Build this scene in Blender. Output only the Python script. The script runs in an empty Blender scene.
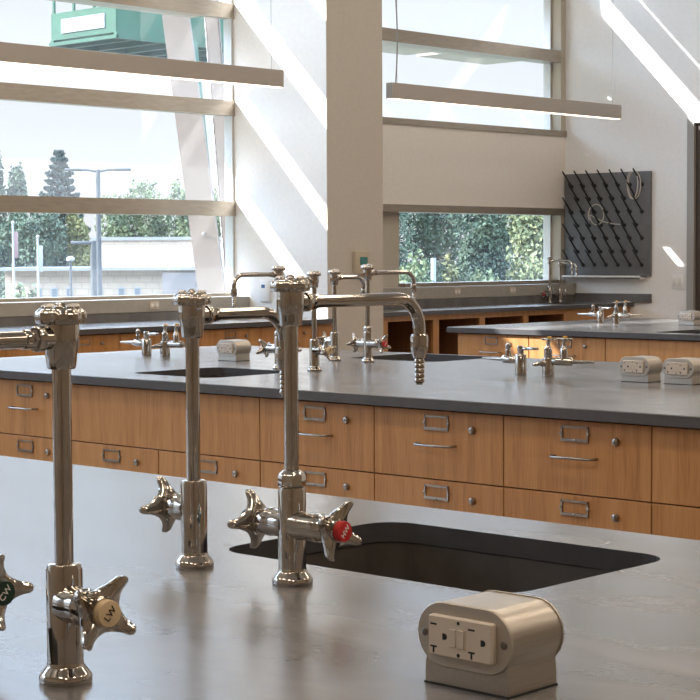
import bpy, bmesh, math, random
from mathutils import Vector, Matrix, geometry, noise
PI = math.pi
R = math.radians
rnd = random.Random(7)
C = bpy.context.scene.collection
SC = bpy.context.scene

# ------------------------------------------------------------------ materials
def mat(name, col=(.8, .8, .8), rough=.5, metal=0., spec=.5, emit=None, estr=0., coat=0.):
    m = bpy.data.materials.new(name); m.use_nodes = True
    b = m.node_tree.nodes['Principled BSDF']
    b.inputs['Base Color'].default_value = (*col, 1)
    b.inputs['Roughness'].default_value = rough
    b.inputs['Metallic'].default_value = metal
    b.inputs['Specular IOR Level'].default_value = spec
    b.inputs['Coat Weight'].default_value = coat
    if emit:
        b.inputs['Emission Color'].default_value = (*emit, 1)
        b.inputs['Emission Strength'].default_value = estr
    return m

def nodes(m):
    nt = m.node_tree
    return nt, nt.nodes, nt.links, nt.nodes['Principled BSDF']

def noise_mix(m, c1, c2, scale=(1, 1, 1), nscale=5., detail=4., lo=.35, hi=.65, coord='Object', rough=None, bump=0., distort=0.):
    nt, N, L, b = nodes(m)
    tc = N.new('ShaderNodeTexCoord'); mp = N.new('ShaderNodeMapping'); mp.inputs['Scale'].default_value = scale
    tx = N.new('ShaderNodeTexNoise'); tx.inputs['Scale'].default_value = nscale; tx.inputs['Detail'].default_value = detail
    tx.inputs['Distortion'].default_value = distort
    cr = N.new('ShaderNodeValToRGB')
    cr.color_ramp.elements[0].position = lo; cr.color_ramp.elements[0].color = (*c1, 1)
    cr.color_ramp.elements[1].position = hi; cr.color_ramp.elements[1].color = (*c2, 1)
    L.new(tc.outputs[coord], mp.inputs['Vector']); L.new(mp.outputs['Vector'], tx.inputs['Vector'])
    L.new(tx.outputs['Fac'], cr.inputs['Fac']); L.new(cr.outputs['Color'], b.inputs['Base Color'])
    if rough:
        mr = N.new('ShaderNodeMapRange'); mr.inputs['To Min'].default_value = rough[0]; mr.inputs['To Max'].default_value = rough[1]
        mr.inputs['From Min'].default_value = .3; mr.inputs['From Max'].default_value = .7
        L.new(tx.outputs['Fac'], mr.inputs['Value']); L.new(mr.outputs['Result'], b.inputs['Roughness'])
    if bump:
        bp = N.new('ShaderNodeBump'); bp.inputs['Strength'].default_value = bump; bp.inputs['Distance'].default_value = .002
        L.new(tx.outputs['Fac'], bp.inputs['Height']); L.new(bp.outputs['Normal'], b.inputs['Normal'])
    return m

M = {}
M['wall'] = noise_mix(mat('wall_paint', rough=.75), (.86, .86, .86), (.89, .89, .89), nscale=40, bump=.03)
M['baywall'] = noise_mix(mat('bay_wall_paint', rough=.75), (.82, .77, .71), (.85, .80, .74), nscale=40, bump=.03)
M['pier'] = noise_mix(mat('pier_paint', rough=.75), (.50, .465, .42), (.53, .49, .445), nscale=60, bump=.03)
M['ceiling'] = mat('ceiling_paint', (.8, .79, .77), .9)
M['roomwall'] = noise_mix(mat('warm_wall_paint', rough=.8), (.33, .27, .21), (.36, .30, .235), nscale=20)
M['floor'] = noise_mix(mat('floor_resin', rough=.45), (.22, .20, .18), (.27, .25, .22), nscale=9)
M['alum'] = noise_mix(mat('bronze_aluminium', rough=.38, metal=.6), (.36, .31, .25), (.41, .355, .29), scale=(1, .2, 1), nscale=60)
M['alum_lt'] = mat('clear_aluminium', (.66, .66, .64), .35, .7)
M['panel'] = mat('window_side_panel', (.50, .455, .38), .6)
M['raceway'] = noise_mix(mat('raceway_paint', rough=.5), (.37, .345, .305), (.41, .385, .34), nscale=30)
M['outlet'] = mat('outlet_ivory', (.58, .50, .42), .4)
M['outlet_pl'] = mat('outlet_plate', (.78, .76, .72), .4)
M['black'] = mat('black_slot', (.012, .011, .01), .5)
M['chrome'] = noise_mix(mat('chrome', rough=.08, metal=1.), (.46, .425, .385), (.52, .48, .44), nscale=30, rough=(.04, .10))
M['steel'] = noise_mix(mat('satin_nickel', rough=.3, metal=1.), (.30, .28, .26), (.36, .335, .31), nscale=50)
M['brushed'] = noise_mix(mat('brushed_aluminium', rough=.38, metal=1.), (.46, .42, .37), (.53, .485, .43), scale=(220, 3, 220), nscale=2, rough=(.32, .46))
M['screw'] = mat('dark_screw', (.20, .18, .16), .35, .9)
M['plate'] = noise_mix(mat('cast_plate', rough=.42, metal=.7), (.46, .415, .36), (.51, .46, .40), nscale=60)
M['green_btn'] = mat('green_button', (.006, .03, .016), .35)
M['cream_btn'] = mat('cream_button', (.66, .50, .31), .4)
M['red_btn'] = mat('red_button', (.50, .018, .02), .35)
M['yellow_btn'] = mat('orange_button', (.80, .42, .04), .4)
M['ink'] = mat('black_ink', (.02, .018, .015), .5)
M['ink_lt'] = mat('pale_ink', (.80, .75, .72), .5)
M['lampbody'] = mat('lamp_housing', (.42, .385, .355), .45, .15)
M['lens'] = mat('lamp_lens', (.95, .9, .85), .4, emit=(1., .86, .72), estr=2.2)
M['cable'] = mat('steel_cable', (.35, .35, .35), .4, .8)
M['cord'] = mat('grey_cord', (.30, .30, .29), .5)
M['pegboard'] = noise_mix(mat('grey_pegboard', rough=.55), (.135, .138, .148), (.155, .157, .167), nscale=20)
M['peg'] = mat('black_peg', (.012, .012, .013), .4)
M['tray'] = mat('white_tray', (.82, .81, .79), .35)
M['tubing'] = mat('clear_tubing', (.52, .48, .43), .25)
M['door'] = noise_mix(mat('dark_door', rough=.5), (.06, .045, .035), (.075, .055, .042), scale=(6, 6, .4), nscale=5)
M['doorframe'] = mat('door_frame_paint', (.36, .35, .335), .5)
M['switch'] = mat('switch_white', (.82, .82, .82), .35)
M['switch_blue'] = mat('switch_blue', (.03, .10, .32), .3)
M['thermo'] = mat('thermostat_beige', (.47, .41, .33), .5)
M['teal'] = mat('teal_screen', (.035, .17, .17), .2)
M['rubber'] = mat('black_rubber', (.02, .02, .02), .7)

def wood_mat(name, a, b_, c):
    m = mat(name, rough=.42)
    nt, N, L, b = nodes(m)
    tc = N.new('ShaderNodeTexCoord'); oi = N.new('ShaderNodeObjectInfo')
    ad = N.new('ShaderNodeVectorMath'); ad.operation = 'MULTIPLY_ADD'
    cmb = N.new('ShaderNodeCombineXYZ')
    L.new(oi.outputs['Random'], cmb.inputs['X']); L.new(oi.outputs['Random'], cmb.inputs['Z'])
    mp = N.new('ShaderNodeMapping'); mp.inputs['Scale'].default_value = (34, 34, 1.5)
    sc = N.new('ShaderNodeVectorMath'); sc.operation = 'SCALE'; sc.inputs['Scale'].default_value = 13.
    L.new(cmb.outputs[0], sc.inputs[0])
    av = N.new('ShaderNodeVectorMath'); av.operation = 'ADD'
    L.new(tc.outputs['Object'], mp.inputs['Vector']); L.new(mp.outputs['Vector'], av.inputs[0]); L.new(sc.outputs[0], av.inputs[1])
    n1 = N.new('ShaderNodeTexNoise'); n1.inputs['Scale'].default_value = 1.0; n1.inputs['Detail'].default_value = 5; n1.inputs['Distortion'].default_value = .7
    n2 = N.new('ShaderNodeTexNoise'); n2.inputs['Scale'].default_value = 9.; n2.inputs['Detail'].default_value = 3
    L.new(av.outputs[0], n1.inputs['Vector']); L.new(av.outputs[0], n2.inputs['Vector'])
    mx = N.new('ShaderNodeMath'); mx.operation = 'MULTIPLY_ADD'; mx.inputs[1].default_value = .45; 
    L.new(n2.outputs['Fac'], mx.inputs[0]); 
    m2 = N.new('ShaderNodeMath'); m2.operation = 'MULTIPLY'; m2.inputs[1].default_value = .55
    L.new(n1.outputs['Fac'], m2.inputs[0]); L.new(m2.outputs[0], mx.inputs[2])
    cr = N.new('ShaderNodeValToRGB')
    e = cr.color_ramp.elements
    e[0].position = .33; e[0].color = (*a, 1); e[1].position = .66; e[1].color = (*c, 1)
    k = e.new(.48); k.color = (*b_, 1)
    L.new(mx.outputs[0], cr.inputs['Fac']); L.new(cr.outputs['Color'], b.inputs['Base Color'])
    return m
M['wood'] = wood_mat('oak_veneer', (.31, .140, .042), (.42, .198, .066), (.50, .255, .096))
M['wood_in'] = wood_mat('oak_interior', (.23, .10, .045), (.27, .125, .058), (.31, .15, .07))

def top_mat():
    m = mat('grey_epoxy_resin', (.07, .068, .072), .3, spec=.6)
    nt, N, L, b = nodes(m)
    tc = N.new('ShaderNodeTexCoord'); mp = N.new('ShaderNodeMapping'); mp.inputs['Scale'].default_value = (1.2, 2.6, 1)
    mp.inputs['Rotation'].default_value = (0, 0, .5)
    n1 = N.new('ShaderNodeTexNoise'); n1.inputs['Scale'].default_value = 3.2; n1.inputs['Detail'].default_value = 5; n1.inputs['Distortion'].default_value = .6
    L.new(tc.outputs['Object'], mp.inputs['Vector']); L.new(mp.outputs['Vector'], n1.inputs['Vector'])
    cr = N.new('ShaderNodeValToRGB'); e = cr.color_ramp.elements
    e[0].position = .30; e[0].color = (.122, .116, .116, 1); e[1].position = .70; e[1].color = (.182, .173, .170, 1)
    L.new(n1.outputs['Fac'], cr.inputs['Fac']); L.new(cr.outputs['Color'], b.inputs['Base Color'])
    mr = N.new('ShaderNodeMapRange'); mr.inputs['From Min'].default_value = .3; mr.inputs['From Max'].default_value = .7
    mr.inputs['To Min'].default_value = .19; mr.inputs['To Max'].default_value = .27
    L.new(n1.outputs['Fac'], mr.inputs['Value']); L.new(mr.outputs['Result'], b.inputs['Roughness'])
    n2 = N.new('ShaderNodeTexNoise'); n2.inputs['Scale'].default_value = 140; n2.inputs['Detail'].default_value = 2
    L.new(tc.outputs['Object'], n2.inputs['Vector'])
    bp = N.new('ShaderNodeBump'); bp.inputs['Strength'].default_value = .08; bp.inputs['Distance'].default_value = .001
    L.new(n2.outputs['Fac'], bp.inputs['Height']); L.new(bp.outputs['Normal'], b.inputs['Normal'])
    return m
M['top'] = top_mat()
M['top_edge'] = noise_mix(mat('dimmed_resin_edge', rough=.35), (.062, .060, .064), (.072, .070, .074), nscale=40)  # same resin darkened for the sides, so the top seems to catch window light
M['sink'] = noise_mix(mat('black_epoxy_sink', rough=.5), (.060, .052, .045), (.075, .066, .058), nscale=30)

def glass_mat():
    m = bpy.data.materials.new('window_glass'); m.use_nodes = True
    nt = m.node_tree; N = nt.nodes; L = nt.links; N.clear()
    out = N.new('ShaderNodeOutputMaterial')
    tr = N.new('ShaderNodeBsdfTransparent'); tr.inputs['Color'].default_value = (.985, .992, .992, 1)
    gl = N.new('ShaderNodeBsdfGlossy'); gl.inputs['Roughness'].default_value = .02
    du = N.new('ShaderNodeBsdfTranslucent'); du.inputs['Color'].default_value = (.9, .92, .95, 1)
    lw = N.new('ShaderNodeLayerWeight'); lw.inputs['Blend'].default_value = .5
    pw = N.new('ShaderNodeMath'); pw.operation = 'POWER'; pw.inputs[1].default_value = 5.
    fr = N.new('ShaderNodeMath'); fr.operation = 'MULTIPLY_ADD'; fr.inputs[1].default_value = .9; fr.inputs[2].default_value = .03
    L.new(lw.outputs['Facing'], pw.inputs[0]); L.new(pw.outputs[0], fr.inputs[0])
    m1 = N.new('ShaderNodeMixShader'); m2 = N.new('ShaderNodeMixShader')
    m1.inputs['Fac'].default_value = .024
    L.new(tr.outputs[0], m1.inputs[1]); L.new(du.outputs[0], m1.inputs[2])
    L.new(fr.outputs[0], m2.inputs['Fac']); L.new(m1.outputs[0], m2.inputs[1]); L.new(gl.outputs[0], m2.inputs[2])
    L.new(m2.outputs[0], out.inputs['Surface'])
    return m
M['glass'] = glass_mat()

def leaf_mat(name, a, b_):
    m = mat(name, rough=.7, spec=.2)
    nt, N, L, b = nodes(m)
    tc = N.new('ShaderNodeTexCoord'); tx = N.new('ShaderNodeTexNoise'); tx.inputs['Scale'].default_value = .9; tx.inputs['Detail'].default_value = 4
    oi = N.new('ShaderNodeObjectInfo'); ad = N.new('ShaderNodeVectorMath'); ad.operation = 'ADD'
    L.new(tc.outputs['Object'], ad.inputs[0]); L.new(oi.outputs['Location'], ad.inputs[1]); L.new(ad.outputs[0], tx.inputs['Vector'])
    cr = N.new('ShaderNodeValToRGB'); e = cr.color_ramp.elements
    e[0].position = .38; e[0].color = (*a, 1); e[1].position = .62; e[1].color = (*b_, 1)
    L.new(tx.outputs['Fac'], cr.inputs['Fac']); L.new(cr.outputs['Color'], b.inputs['Base Color'])
    return m
M['leaf_dark'] = leaf_mat('leaves_dark', (.030, .048, .036), (.085, .115, .074))
M['leaf_mid'] = leaf_mat('leaves_mid', (.060, .082, .046), (.15, .18, .085))
M['leaf_pale'] = leaf_mat('leaves_pale', (.10, .115, .055), (.22, .235, .12))
M['leaf_yel'] = leaf_mat('leaves_yellow', (.085, .09, .04), (.165, .165, .07))
M['leaf_spruce'] = leaf_mat('needles', (.025, .040, .034), (.062, .08, .066))
M['bark'] = noise_mix(mat('bark', rough=.9), (.09, .07, .055), (.16, .13, .10), scale=(8, 8, 1), nscale=4)
M['brick'] = mat('pale_brick', (.72, .62, .54), .8)
def brickify(m, c1, c2, mortar, sx):
    nt, N, L, b = nodes(m)
    tc = N.new('ShaderNodeTexCoord'); mp = N.new('ShaderNodeMapping'); mp.inputs['Rotation'].default_value = (R(90), 0, 0)
    br = N.new('ShaderNodeTexBrick'); br.inputs['Scale'].default_value = sx
    br.inputs['Color1'].default_value = (*c1, 1); br.inputs['Color2'].default_value = (*c2, 1); br.inputs['Mortar'].default_value = (*mortar, 1)
    L.new(tc.outputs['Object'], mp.inputs['Vector']); L.new(mp.outputs['Vector'], br.inputs['Vector']); L.new(br.outputs['Color'], b.inputs['Base Color'])
brickify(M['brick'], (.36, .275, .205), (.39, .30, .225), (.28, .215, .165), 1.0)
M['brick_grey'] = mat('grey_brick', (.30, .27, .27), .85)
brickify(M['brick_grey'], (.10, .09, .09), (.12, .107, .107), (.085, .075, .075), 1.0)
M['roof'] = mat('roof_edge', (.17, .165, .16), .7)
M['darkglass'] = mat('distant_glass', (.10, .12, .14), .15)
M['pole'] = mat('galvanised_pole', (.05, .052, .055), .6, .1)
M['white'] = mat('white_paint', (.82, .82, .82), .5)
M['flag'] = mat('flag_cloth', (.20, .12, .12), .8)
M['white_out'] = mat('outdoor_white', (.24, .24, .24), .6)  # darker white used on outdoor parts
M['column'] = noise_mix(mat('primed_column', rough=.7), (.155, .120, .096), (.175, .136, .108), nscale=3)
M['zigzag'] = mat('column_edge', (.22, .20, .18), .6)
M['liftgreen'] = noise_mix(mat('lift_green', rough=.5), (.006, .045, .022), (.010, .065, .033), nscale=3)
M['ground'] = noise_mix(mat('ground_asphalt', rough=.9), (.05, .055, .04), (.075, .078, .06), nscale=.5)

# ------------------------------------------------------------------ mesh helpers
def box(bm, x0, x1, y0, y1, z0, z1, bev=0., seg=2, mtx=None):
    g = bmesh.ops.create_cube(bm, size=1.)
    vs = g['verts']
    for v in vs:
        v.co = Vector((x0 + (v.co.x + .5) * (x1 - x0), y0 + (v.co.y + .5) * (y1 - y0), z0 + (v.co.z + .5) * (z1 - z0)))
    if mtx is not None:
        for v in vs: v.co = mtx @ v.co
    if bev > 0:
        es = list({e for v in vs for e in v.link_edges})
        bmesh.ops.bevel(bm, geom=es, offset=bev, segments=seg, affect='EDGES', profile=.5)
    return bm

def lathe(bm, prof, seg=32, mtx=None, fr=None, cap=True):
    """profile list of (r, z) revolved about Z; fr(theta, i) scales the radius"""
    mtx = mtx or Matrix()
    rings = []
    for i, (r, z) in enumerate(prof):
        rings.append([bm.verts.new(mtx @ Vector((r * (fr(2 * PI * k / seg, i) if fr else 1) * math.cos(2 * PI * k / seg), r * (fr(2 * PI * k / seg, i) if fr else 1) * math.sin(2 * PI * k / seg), z))) for k in range(seg)])
    for a, b in zip(rings[:-1], rings[1:]):
        for k in range(seg):
            bm.faces.new((a[k], a[(k + 1) % seg], b[(k + 1) % seg], b[k]))
    if cap:
        bm.faces.new(list(reversed(rings[0]))); bm.faces.new(rings[-1])
    return bm

def tube(bm, pts, rad, seg=16, cap=True):
    pts = [Vector(p) for p in pts]
    n = len(pts)
    rads = rad if isinstance(rad, (list, tuple)) else [rad] * n
    t = []
    for i in range(n):
        a = pts[max(i - 1, 0)]; b = pts[min(i + 1, n - 1)]
        t.append((b - a).normalized())
    u = t[0].orthogonal().normalized()
    rings = []
    for i in range(n):
        u = (u - t[i] * u.dot(t[i])).normalized()
        w = t[i].cross(u)
        rings.append([bm.verts.new(pts[i] + (u * math.cos(2 * PI * k / seg) + w * math.sin(2 * PI * k / seg)) * rads[i]) for k in range(seg)])
    for a, b in zip(rings[:-1], rings[1:]):
        for k in range(seg):
            bm.faces.new((a[k], a[(k + 1) % seg], b[(k + 1) % seg], b[k]))
    if cap:
        bm.faces.new(list(reversed(rings[0]))); bm.faces.new(rings[-1])
    return bm

def prism(bm, outline, h0, h1, mtx=None, cham=0., cham0=0.):
    """2D closed outline (x, y), ccw, extruded along local z, optional chamfer"""
    mtx = mtx or Matrix()
    def inset(o, d):
        n = len(o); res = []
        for i in range(n):
            p0, p1, p2 = Vector(o[i - 1]), Vector(o[i]), Vector(o[(i + 1) % n])
            e1 = (p1 - p0).normalized(); e2 = (p2 - p1).normalized()
            nn = Vector((-e1.y - e2.y, e1.x + e2.x))
            nn = nn.normalized() if nn.length > 1e-6 else Vector((-e1.y, e1.x))
            res.append(p1 + nn * d)
        return res
    layers = []
    if cham0 > 0: layers += [(inset(outline, cham0), h0), (outline, h0 + cham0)]
    else: layers += [(outline, h0)]
    if cham > 0: layers += [(outline, h1 - cham), (inset(outline, cham), h1)]
    else: layers += [(outline, h1)]
    rings = [[bm.verts.new(mtx @ Vector((p[0], p[1], h))) for p in o] for o, h in layers]
    n = len(outline)
    for a, b in zip(rings[:-1], rings[1:]):
        for k in range(n):
            bm.faces.new((a[k], a[(k + 1) % n], b[(k + 1) % n], b[k]))
    for ring, o, flip in ((rings[0], layers[0][0], True), (rings[-1], layers[-1][0], False)):
        tris = geometry.tessellate_polygon([[Vector((p[0], p[1], 0)) for p in o]])
        for tr in tris:
            try: bm.faces.new([ring[i] for i in tr])
            except ValueError: pass
    bmesh.ops.recalc_face_normals(bm, faces=bm.faces)
    return bm

def rrect(w, h, r, n=6, cx=0., cy=0.):
    o = []
    for qx, qy, a0 in ((1, 1, 0), (-1, 1, 90), (-1, -1, 180), (1, -1, 270)):
        for k in range(n + 1):
            a = R(a0 + 90 * k / n)
            o.append((cx + qx * (w / 2 - r) + r * math.cos(a), cy + qy * (h / 2 - r) + r * math.sin(a)))
    return o

def slab_holes(bm, outer, holes, z0, z1, cham=.002):
    """flat slab with holes; outer ccw outline, holes ccw outlines"""
    def lay(o, z): return [bm.verts.new((p[0], p[1], z)) for p in o]
    cx = sum(p[0] for p in outer) / len(outer); cy = sum(p[1] for p in outer) / len(outer)
    oin = [(p[0] + (cham if p[0] < cx else -cham), p[1] + (cham if p[1] < cy else -cham)) for p in outer]
    T = lay(oin, z1); S1 = lay(outer, z1 - cham); S0 = lay(outer, z0)
    HT = [lay(h, z1) for h in holes]; HB = [lay(h, z0) for h in holes]
    n = len(outer)
    for a, b in ((S0, S1), (S1, T)):
        for k in range(n): bm.faces.new((a[k], a[(k + 1) % n], b[(k + 1) % n], b[k]))
    for a, b in zip(HT, HB):
        m_ = len(a)
        for k in range(m_): bm.faces.new((a[k], a[(k + 1) % m_], b[(k + 1) % m_], b[k]))
    for loops in ([T] + HT, [S0] + HB):
        flat = [v for l in loops for v in l]
        tris = geometry.tessellate_polygon([[v.co.copy() for v in l] for l in loops])
        for tr in tris:
            try: bm.faces.new([flat[i] for i in tr])
            except ValueError: pass
    bmesh.ops.recalc_face_normals(bm, faces=bm.faces)
    return bm

def obj(name, bm, m, parent=None, loc=None, rotz=0., smooth=True, angle=38):
    me = bpy.data.meshes.new(name)
    bmesh.ops.recalc_face_normals(bm, faces=bm.faces)
    bm.to_mesh(me); bm.free()
    if smooth:
        me.polygons.foreach_set('use_smooth', [True] * len(me.polygons))
        me.set_sharp_from_angle(angle=R(angle))
    me.materials.append(m)
    o = bpy.data.objects.new(name, me); C.objects.link(o)
    if parent: o.parent = parent
    if loc: o.location = loc
    if rotz: o.rotation_euler = (0, 0, rotz)
    return o

def thing(name, label, cat, loc=(0, 0, 0), rotz=0., group=None):
    o = bpy.data.objects.new(name, None); C.objects.link(o)
    o.empty_display_size = .05
    o.location = loc; o.rotation_euler = (0, 0, rotz); o['label'] = label; o['category'] = cat
    if group: o['group'] = group
    return o

def tag(o, label, cat, group=None):
    o['label'] = label; o['category'] = cat
    if group: o['group'] = group
    return o

def struct(name, bm, m, parent=None, smooth=False):
    o = obj(name, bm, m, parent, smooth=smooth)
    if parent is None: o['kind'] = 'structure'
    return o

def sroot(name):
    o = bpy.data.objects.new(name, None); C.objects.link(o); o['kind'] = 'structure'
    return o

KIDS = {}
def dup(src, loc, rotz, label, group=None):
    def rec(o, parent):
        c = o.copy(); C.objects.link(c)
        if parent: c.parent = parent
        for k in [q for q in bpy.data.objects if q.parent == o]: rec(k, c)
        return c
    r = rec(src, None); r.location = loc; r.rotation_euler = (0, 0, rotz); r['label'] = label
    if group: r['group'] = group
    return r

def B(): return bmesh.new()

def text_part(name, s, size, m, parent, mtx, depth=.0003):
    cu = bpy.data.curves.new(name, 'FONT'); cu.body = s; cu.size = size; cu.align_x = 'CENTER'; cu.align_y = 'CENTER'; cu.extrude = depth
    to = bpy.data.objects.new('lettering_source', cu); C.objects.link(to)
    dg = bpy.context.evaluated_depsgraph_get(); dg.update()
    me = bpy.data.meshes.new_from_object(to.evaluated_get(dg))
    bpy.data.objects.remove(to); bpy.data.curves.remove(cu)
    me.transform(mtx); me.materials.clear(); me.materials.append(m); me.name = name
    o = bpy.data.objects.new(name, me); C.objects.link(o); o.parent = parent
    return o

# ------------------------------------------------------------------ room shell
HB = .914
XL, XG = -7.70, -7.745             # left bay: inner face, glass
XR, XRG = -8.00, -8.12            # right bay
YS = 7.256                        # side wall of pier (faces -Y)
YP1 = 7.72                        # pier far side
YW = 10.92                        # right (pegboard) wall
XP = -6.955                       # pier front
Y0 = -4.0; X1 = 4.5; ZC = 4.7; ZT = 3.97
SILL = 1.02

struct('floor', box(B(), -8.145, X1, Y0, YW, -.12, 0), M['floor'])
struct('ceiling', box(B(), -8.145, X1, Y0, YW, ZC, ZC + .15), M['ceiling'])
struct('wall_right', box(B(), -8.145, X1 + .2, YW, YW + .2, 0, ZC), M['wall'])
struct('wall_back', box(B(), X1, X1 + .2, Y0 - .2, YW, 0, ZC), M['roomwall'])
struct('wall_near', box(B(), -8.4, X1, Y0 - .2, Y0, 0, ZC), M['roomwall'])
b = B(); box(b, XL - .22, XL, Y0, YS, 0, SILL - .015); box(b, XL - .22, XL, Y0, YS, ZT, ZC)
struct('wall_left', b, M['wall'])
# pier: white return wall + beige front
b = B(); box(b, -7.765, XP - .004, YS, YP1, 0, ZC); box(b, -8.15, -7.765, YP1 - .05, YP1, 0, ZC)
struct('wall_pier', b, M['wall'])
struct('trim_pier', box(B(), XP - .004, XP, YS + .0005, YP1, 0, ZC), M['pier'])
b = B(); box(b, XR - .2, XR, YP1, YW, 0, 1.045); box(b, XR - .2, XR, YP1, YW, 1.60, 2.15); box(b, XR - .2, XR, YP1, YW, ZT, ZC)
struct('wall_left_bay', b, M['baywall'])

def window(name, xin, xg, ya, yb, zlist, mh, shade, side_panels=None, head=None):
    """glazing between ya..yb; zlist = edges (bottom .. top) with mullions centred at the inner ones"""
    w = sroot(name)
    g0, g1 = ya, yb
    # outer frame
    b = B()
    t = .035
    box(b, xg - .03, xin, ya, yb, zlist[0] - .005, zlist[0] + .03)
    box(b, xg - .03, xin, ya, yb, zlist[-1] - t, zlist[-1])
    obj('window_frame', b, M['alum'], w, smooth=False)
    b = B()
    box(b, xg - .03, xg + .035, yb - .015, yb, zlist[0] + .03, zlist[-1] - t)
    box(b, xg - .03, xg + .035, ya, ya + .015, zlist[0] + .03, zlist[-1] - t)
    obj('side_rail', b, M['alum_lt'], w, smooth=False)
    if len(zlist) == 2:
        obj('unseen_sunshade', box(B(), xg - .66, xg - .03, ya - .6, yb, zlist[1] + .01, zlist[1] + .05), M['alum'], w, smooth=False)  # unseen blade added over the low window to keep sun off its jamb
    for z in zlist[1:-1]:
        b = B(); box(b, xg - .05, xin, ya, yb, z - mh / 2, z + mh / 2)
        box(b, xg - .02, xin + .003, ya, yb, z - mh / 2 - .012, z - mh / 2)
        obj('mullion', b, M['alum'], w, smooth=False)
        if shade:
            b = B()
            sh_ = shade if z < 3.6 else .185
            if shade < .5:
                box(b, xg - .05 - sh_, xg - .05, ya, yb, z - .01, z + .03)  # unseen blade, depth set to give the sun stripes on the pier
            else:                                   # added unseen blade, lengthened and notched to shape sun patches
                y_ = 8.5
                for n0, n1 in ([(9.0, 9.2), (9.93, 10.05)] if z < 3 else [(9.78, 9.93)]) + [(yb, yb)]:
                    box(b, xg - .05 - sh_, xg - .05, y_, n0, z - .01, z + .03)
                    if n1 > n0: box(b, xg - .05 - .29, xg - .05, n0, n1, z - .01, z + .03)
                    y_ = n1
            obj('unseen_sunshade', b, M['alum'], w, smooth=False)
    ed = [zlist[0]] + list(zlist[1:-1]) + [zlist[-1]]
    if shade: obj('unseen_sunshade', box(B(), xg - .23, xg - .03, ya, yb, ZT - .1, ZT - .06), M['alum'], w, smooth=False)  # unseen top blade, kept short to let a wider sun band through
    for a, c in zip(ed[:-1], ed[1:]):
        b = B(); box(b, xg - .006, xg, ya + .005, yb - .005, a + .01, c - .01)
        obj('pane', b, M['glass'], w, smooth=False)
    return w
SH = .285
window('window_1', XL, XG, Y0, YS - .001, [SILL, 1.550, 2.135, 2.700, 3.30, ZT], .075, SH)
window('window_2', XR, XRG, YP1, 10.86, [2.150, 2.735, 3.30, ZT], .075, .54)
window('window_3', XR, XRG, 9.10, 10.86, [1.045, 1.60], .05, 0)
# side panels and dark head of the right bay
b = B(); box(b, XRG - .03, XRG + .06, YP1, 9.11, 1.045, 1.585); box(b, XRG - .02, XR - .001, 10.862, YW, 1.045, 1.585)
box(b, XRG - .02, XR - .001, 10.862, YW, 2.17, ZT)
struct('trim_window_panel', b, M['panel'])
b = B(); box(b, XRG - .03, XR + .012, YP1, YW, 1.556, 1.606); box(b, XRG - .03, XR + .012, YP1, YW, 2.14, 2.182)
struct('trim_window_head', b, M['alum'])
# unseen roof overhang added above the glazing to cut off high sun
struct('trim_added_eave', box(B(), -8.25, -8.0, Y0, YW + .2, 4.75, 4.95), M['alum'])

# wall raceway / sill
b = B(); box(b, XL, -7.585, Y0, YS - .001, .958, 1.032, .004)
struct('trim_sill', b, M['raceway'])
b = B(); box(b, XR, -7.90, YP1, YW - .001, .968, 1.050, .004)
struct('trim_sill_bay', b, M['raceway'])

# door in the right wall
d = sroot('door_1')
b = B(); box(b, -6.918, -6.862, YW - .04, YW + .01, 0, 2.234); box(b, -5.92, -5.864, YW - .04, YW + .01, 0, 2.234); box(b, -6.862, -5.92, YW - .04, YW + .01, 2.18, 2.234)
obj('door_frame', b, M['doorframe'], d, smooth=False)
obj('door_leaf', box(B(), -6.860, -5.922, YW - .015, YW - .001, .01, 2.178), M['door'], d, smooth=False)
b = B(); tube(b, [(-6.0, YW - .015, 1.0), (-6.0, YW - .07, 1.0), (-6.11, YW - .07, 1.0)], .01, 12)
obj('door_handle', b, M['steel'], d)

# ------------------------------------------------------------------ worktops, sinks, cabinets
def rect(x0, x1, y0, y1): return [(x0, y0), (x1, y0), (x1, y1), (x0, y1)]
def worktop(name, label, x0, x1, y0, y1, holes, zt=HB, th=.026):
    b = slab_holes(B(), rect(x0, x1, y0, y1), [rrect(w, h, .045, 6, cx, cy) for cx, cy, w, h in holes], zt - th, zt)
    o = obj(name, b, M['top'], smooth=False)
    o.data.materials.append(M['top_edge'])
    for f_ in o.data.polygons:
        if abs(f_.normal.z) < .3: f_.material_index = 1  # side faces take the darkened resin, imitating their contrast with the reflecting top
    tag(o, label, 'worktop')
    return o
def sink(label, cx, cy, w, h, depth=.24, zt=HB - .026):
    b = B()
    o1 = rrect(w + .004, h + .004, .047, 6, cx, cy); o2 = rrect(w - .02, h - .02, .04, 6, cx, cy); oo = rrect(w + .03, h + .03, .05, 6, cx, cy)
    def ring(o, z): return [b.verts.new((p[0], p[1], z)) for p in o]
    r0 = ring(oo, zt - depth - .015); r1 = ring(oo, zt - .001); r2 = ring(o1, zt - .001); r3 = ring(o2, zt - depth)
    n = len(r0)
    for a, c in ((r0, r1), (r1, r2), (r2, r3)):
        for k in range(n): b.faces.new((a[k], a[(k + 1) % n], c[(k + 1) % n], c[k]))
    b.faces.new(r3); b.faces.new(list(reversed(r0)))
    o = thing('sink', label, 'sink', (0, 0, 0))
    obj('basin', b, M['sink'], o)
    b = B(); lathe(b, [(.032, zt - depth), (.032, zt - depth + .003), (.026, zt - depth + .004), (.012, zt - depth + .002)], 24, Matrix.Translation((cx, cy, 0)))
    obj('drain', b, M['steel'], o)
    return o

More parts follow.
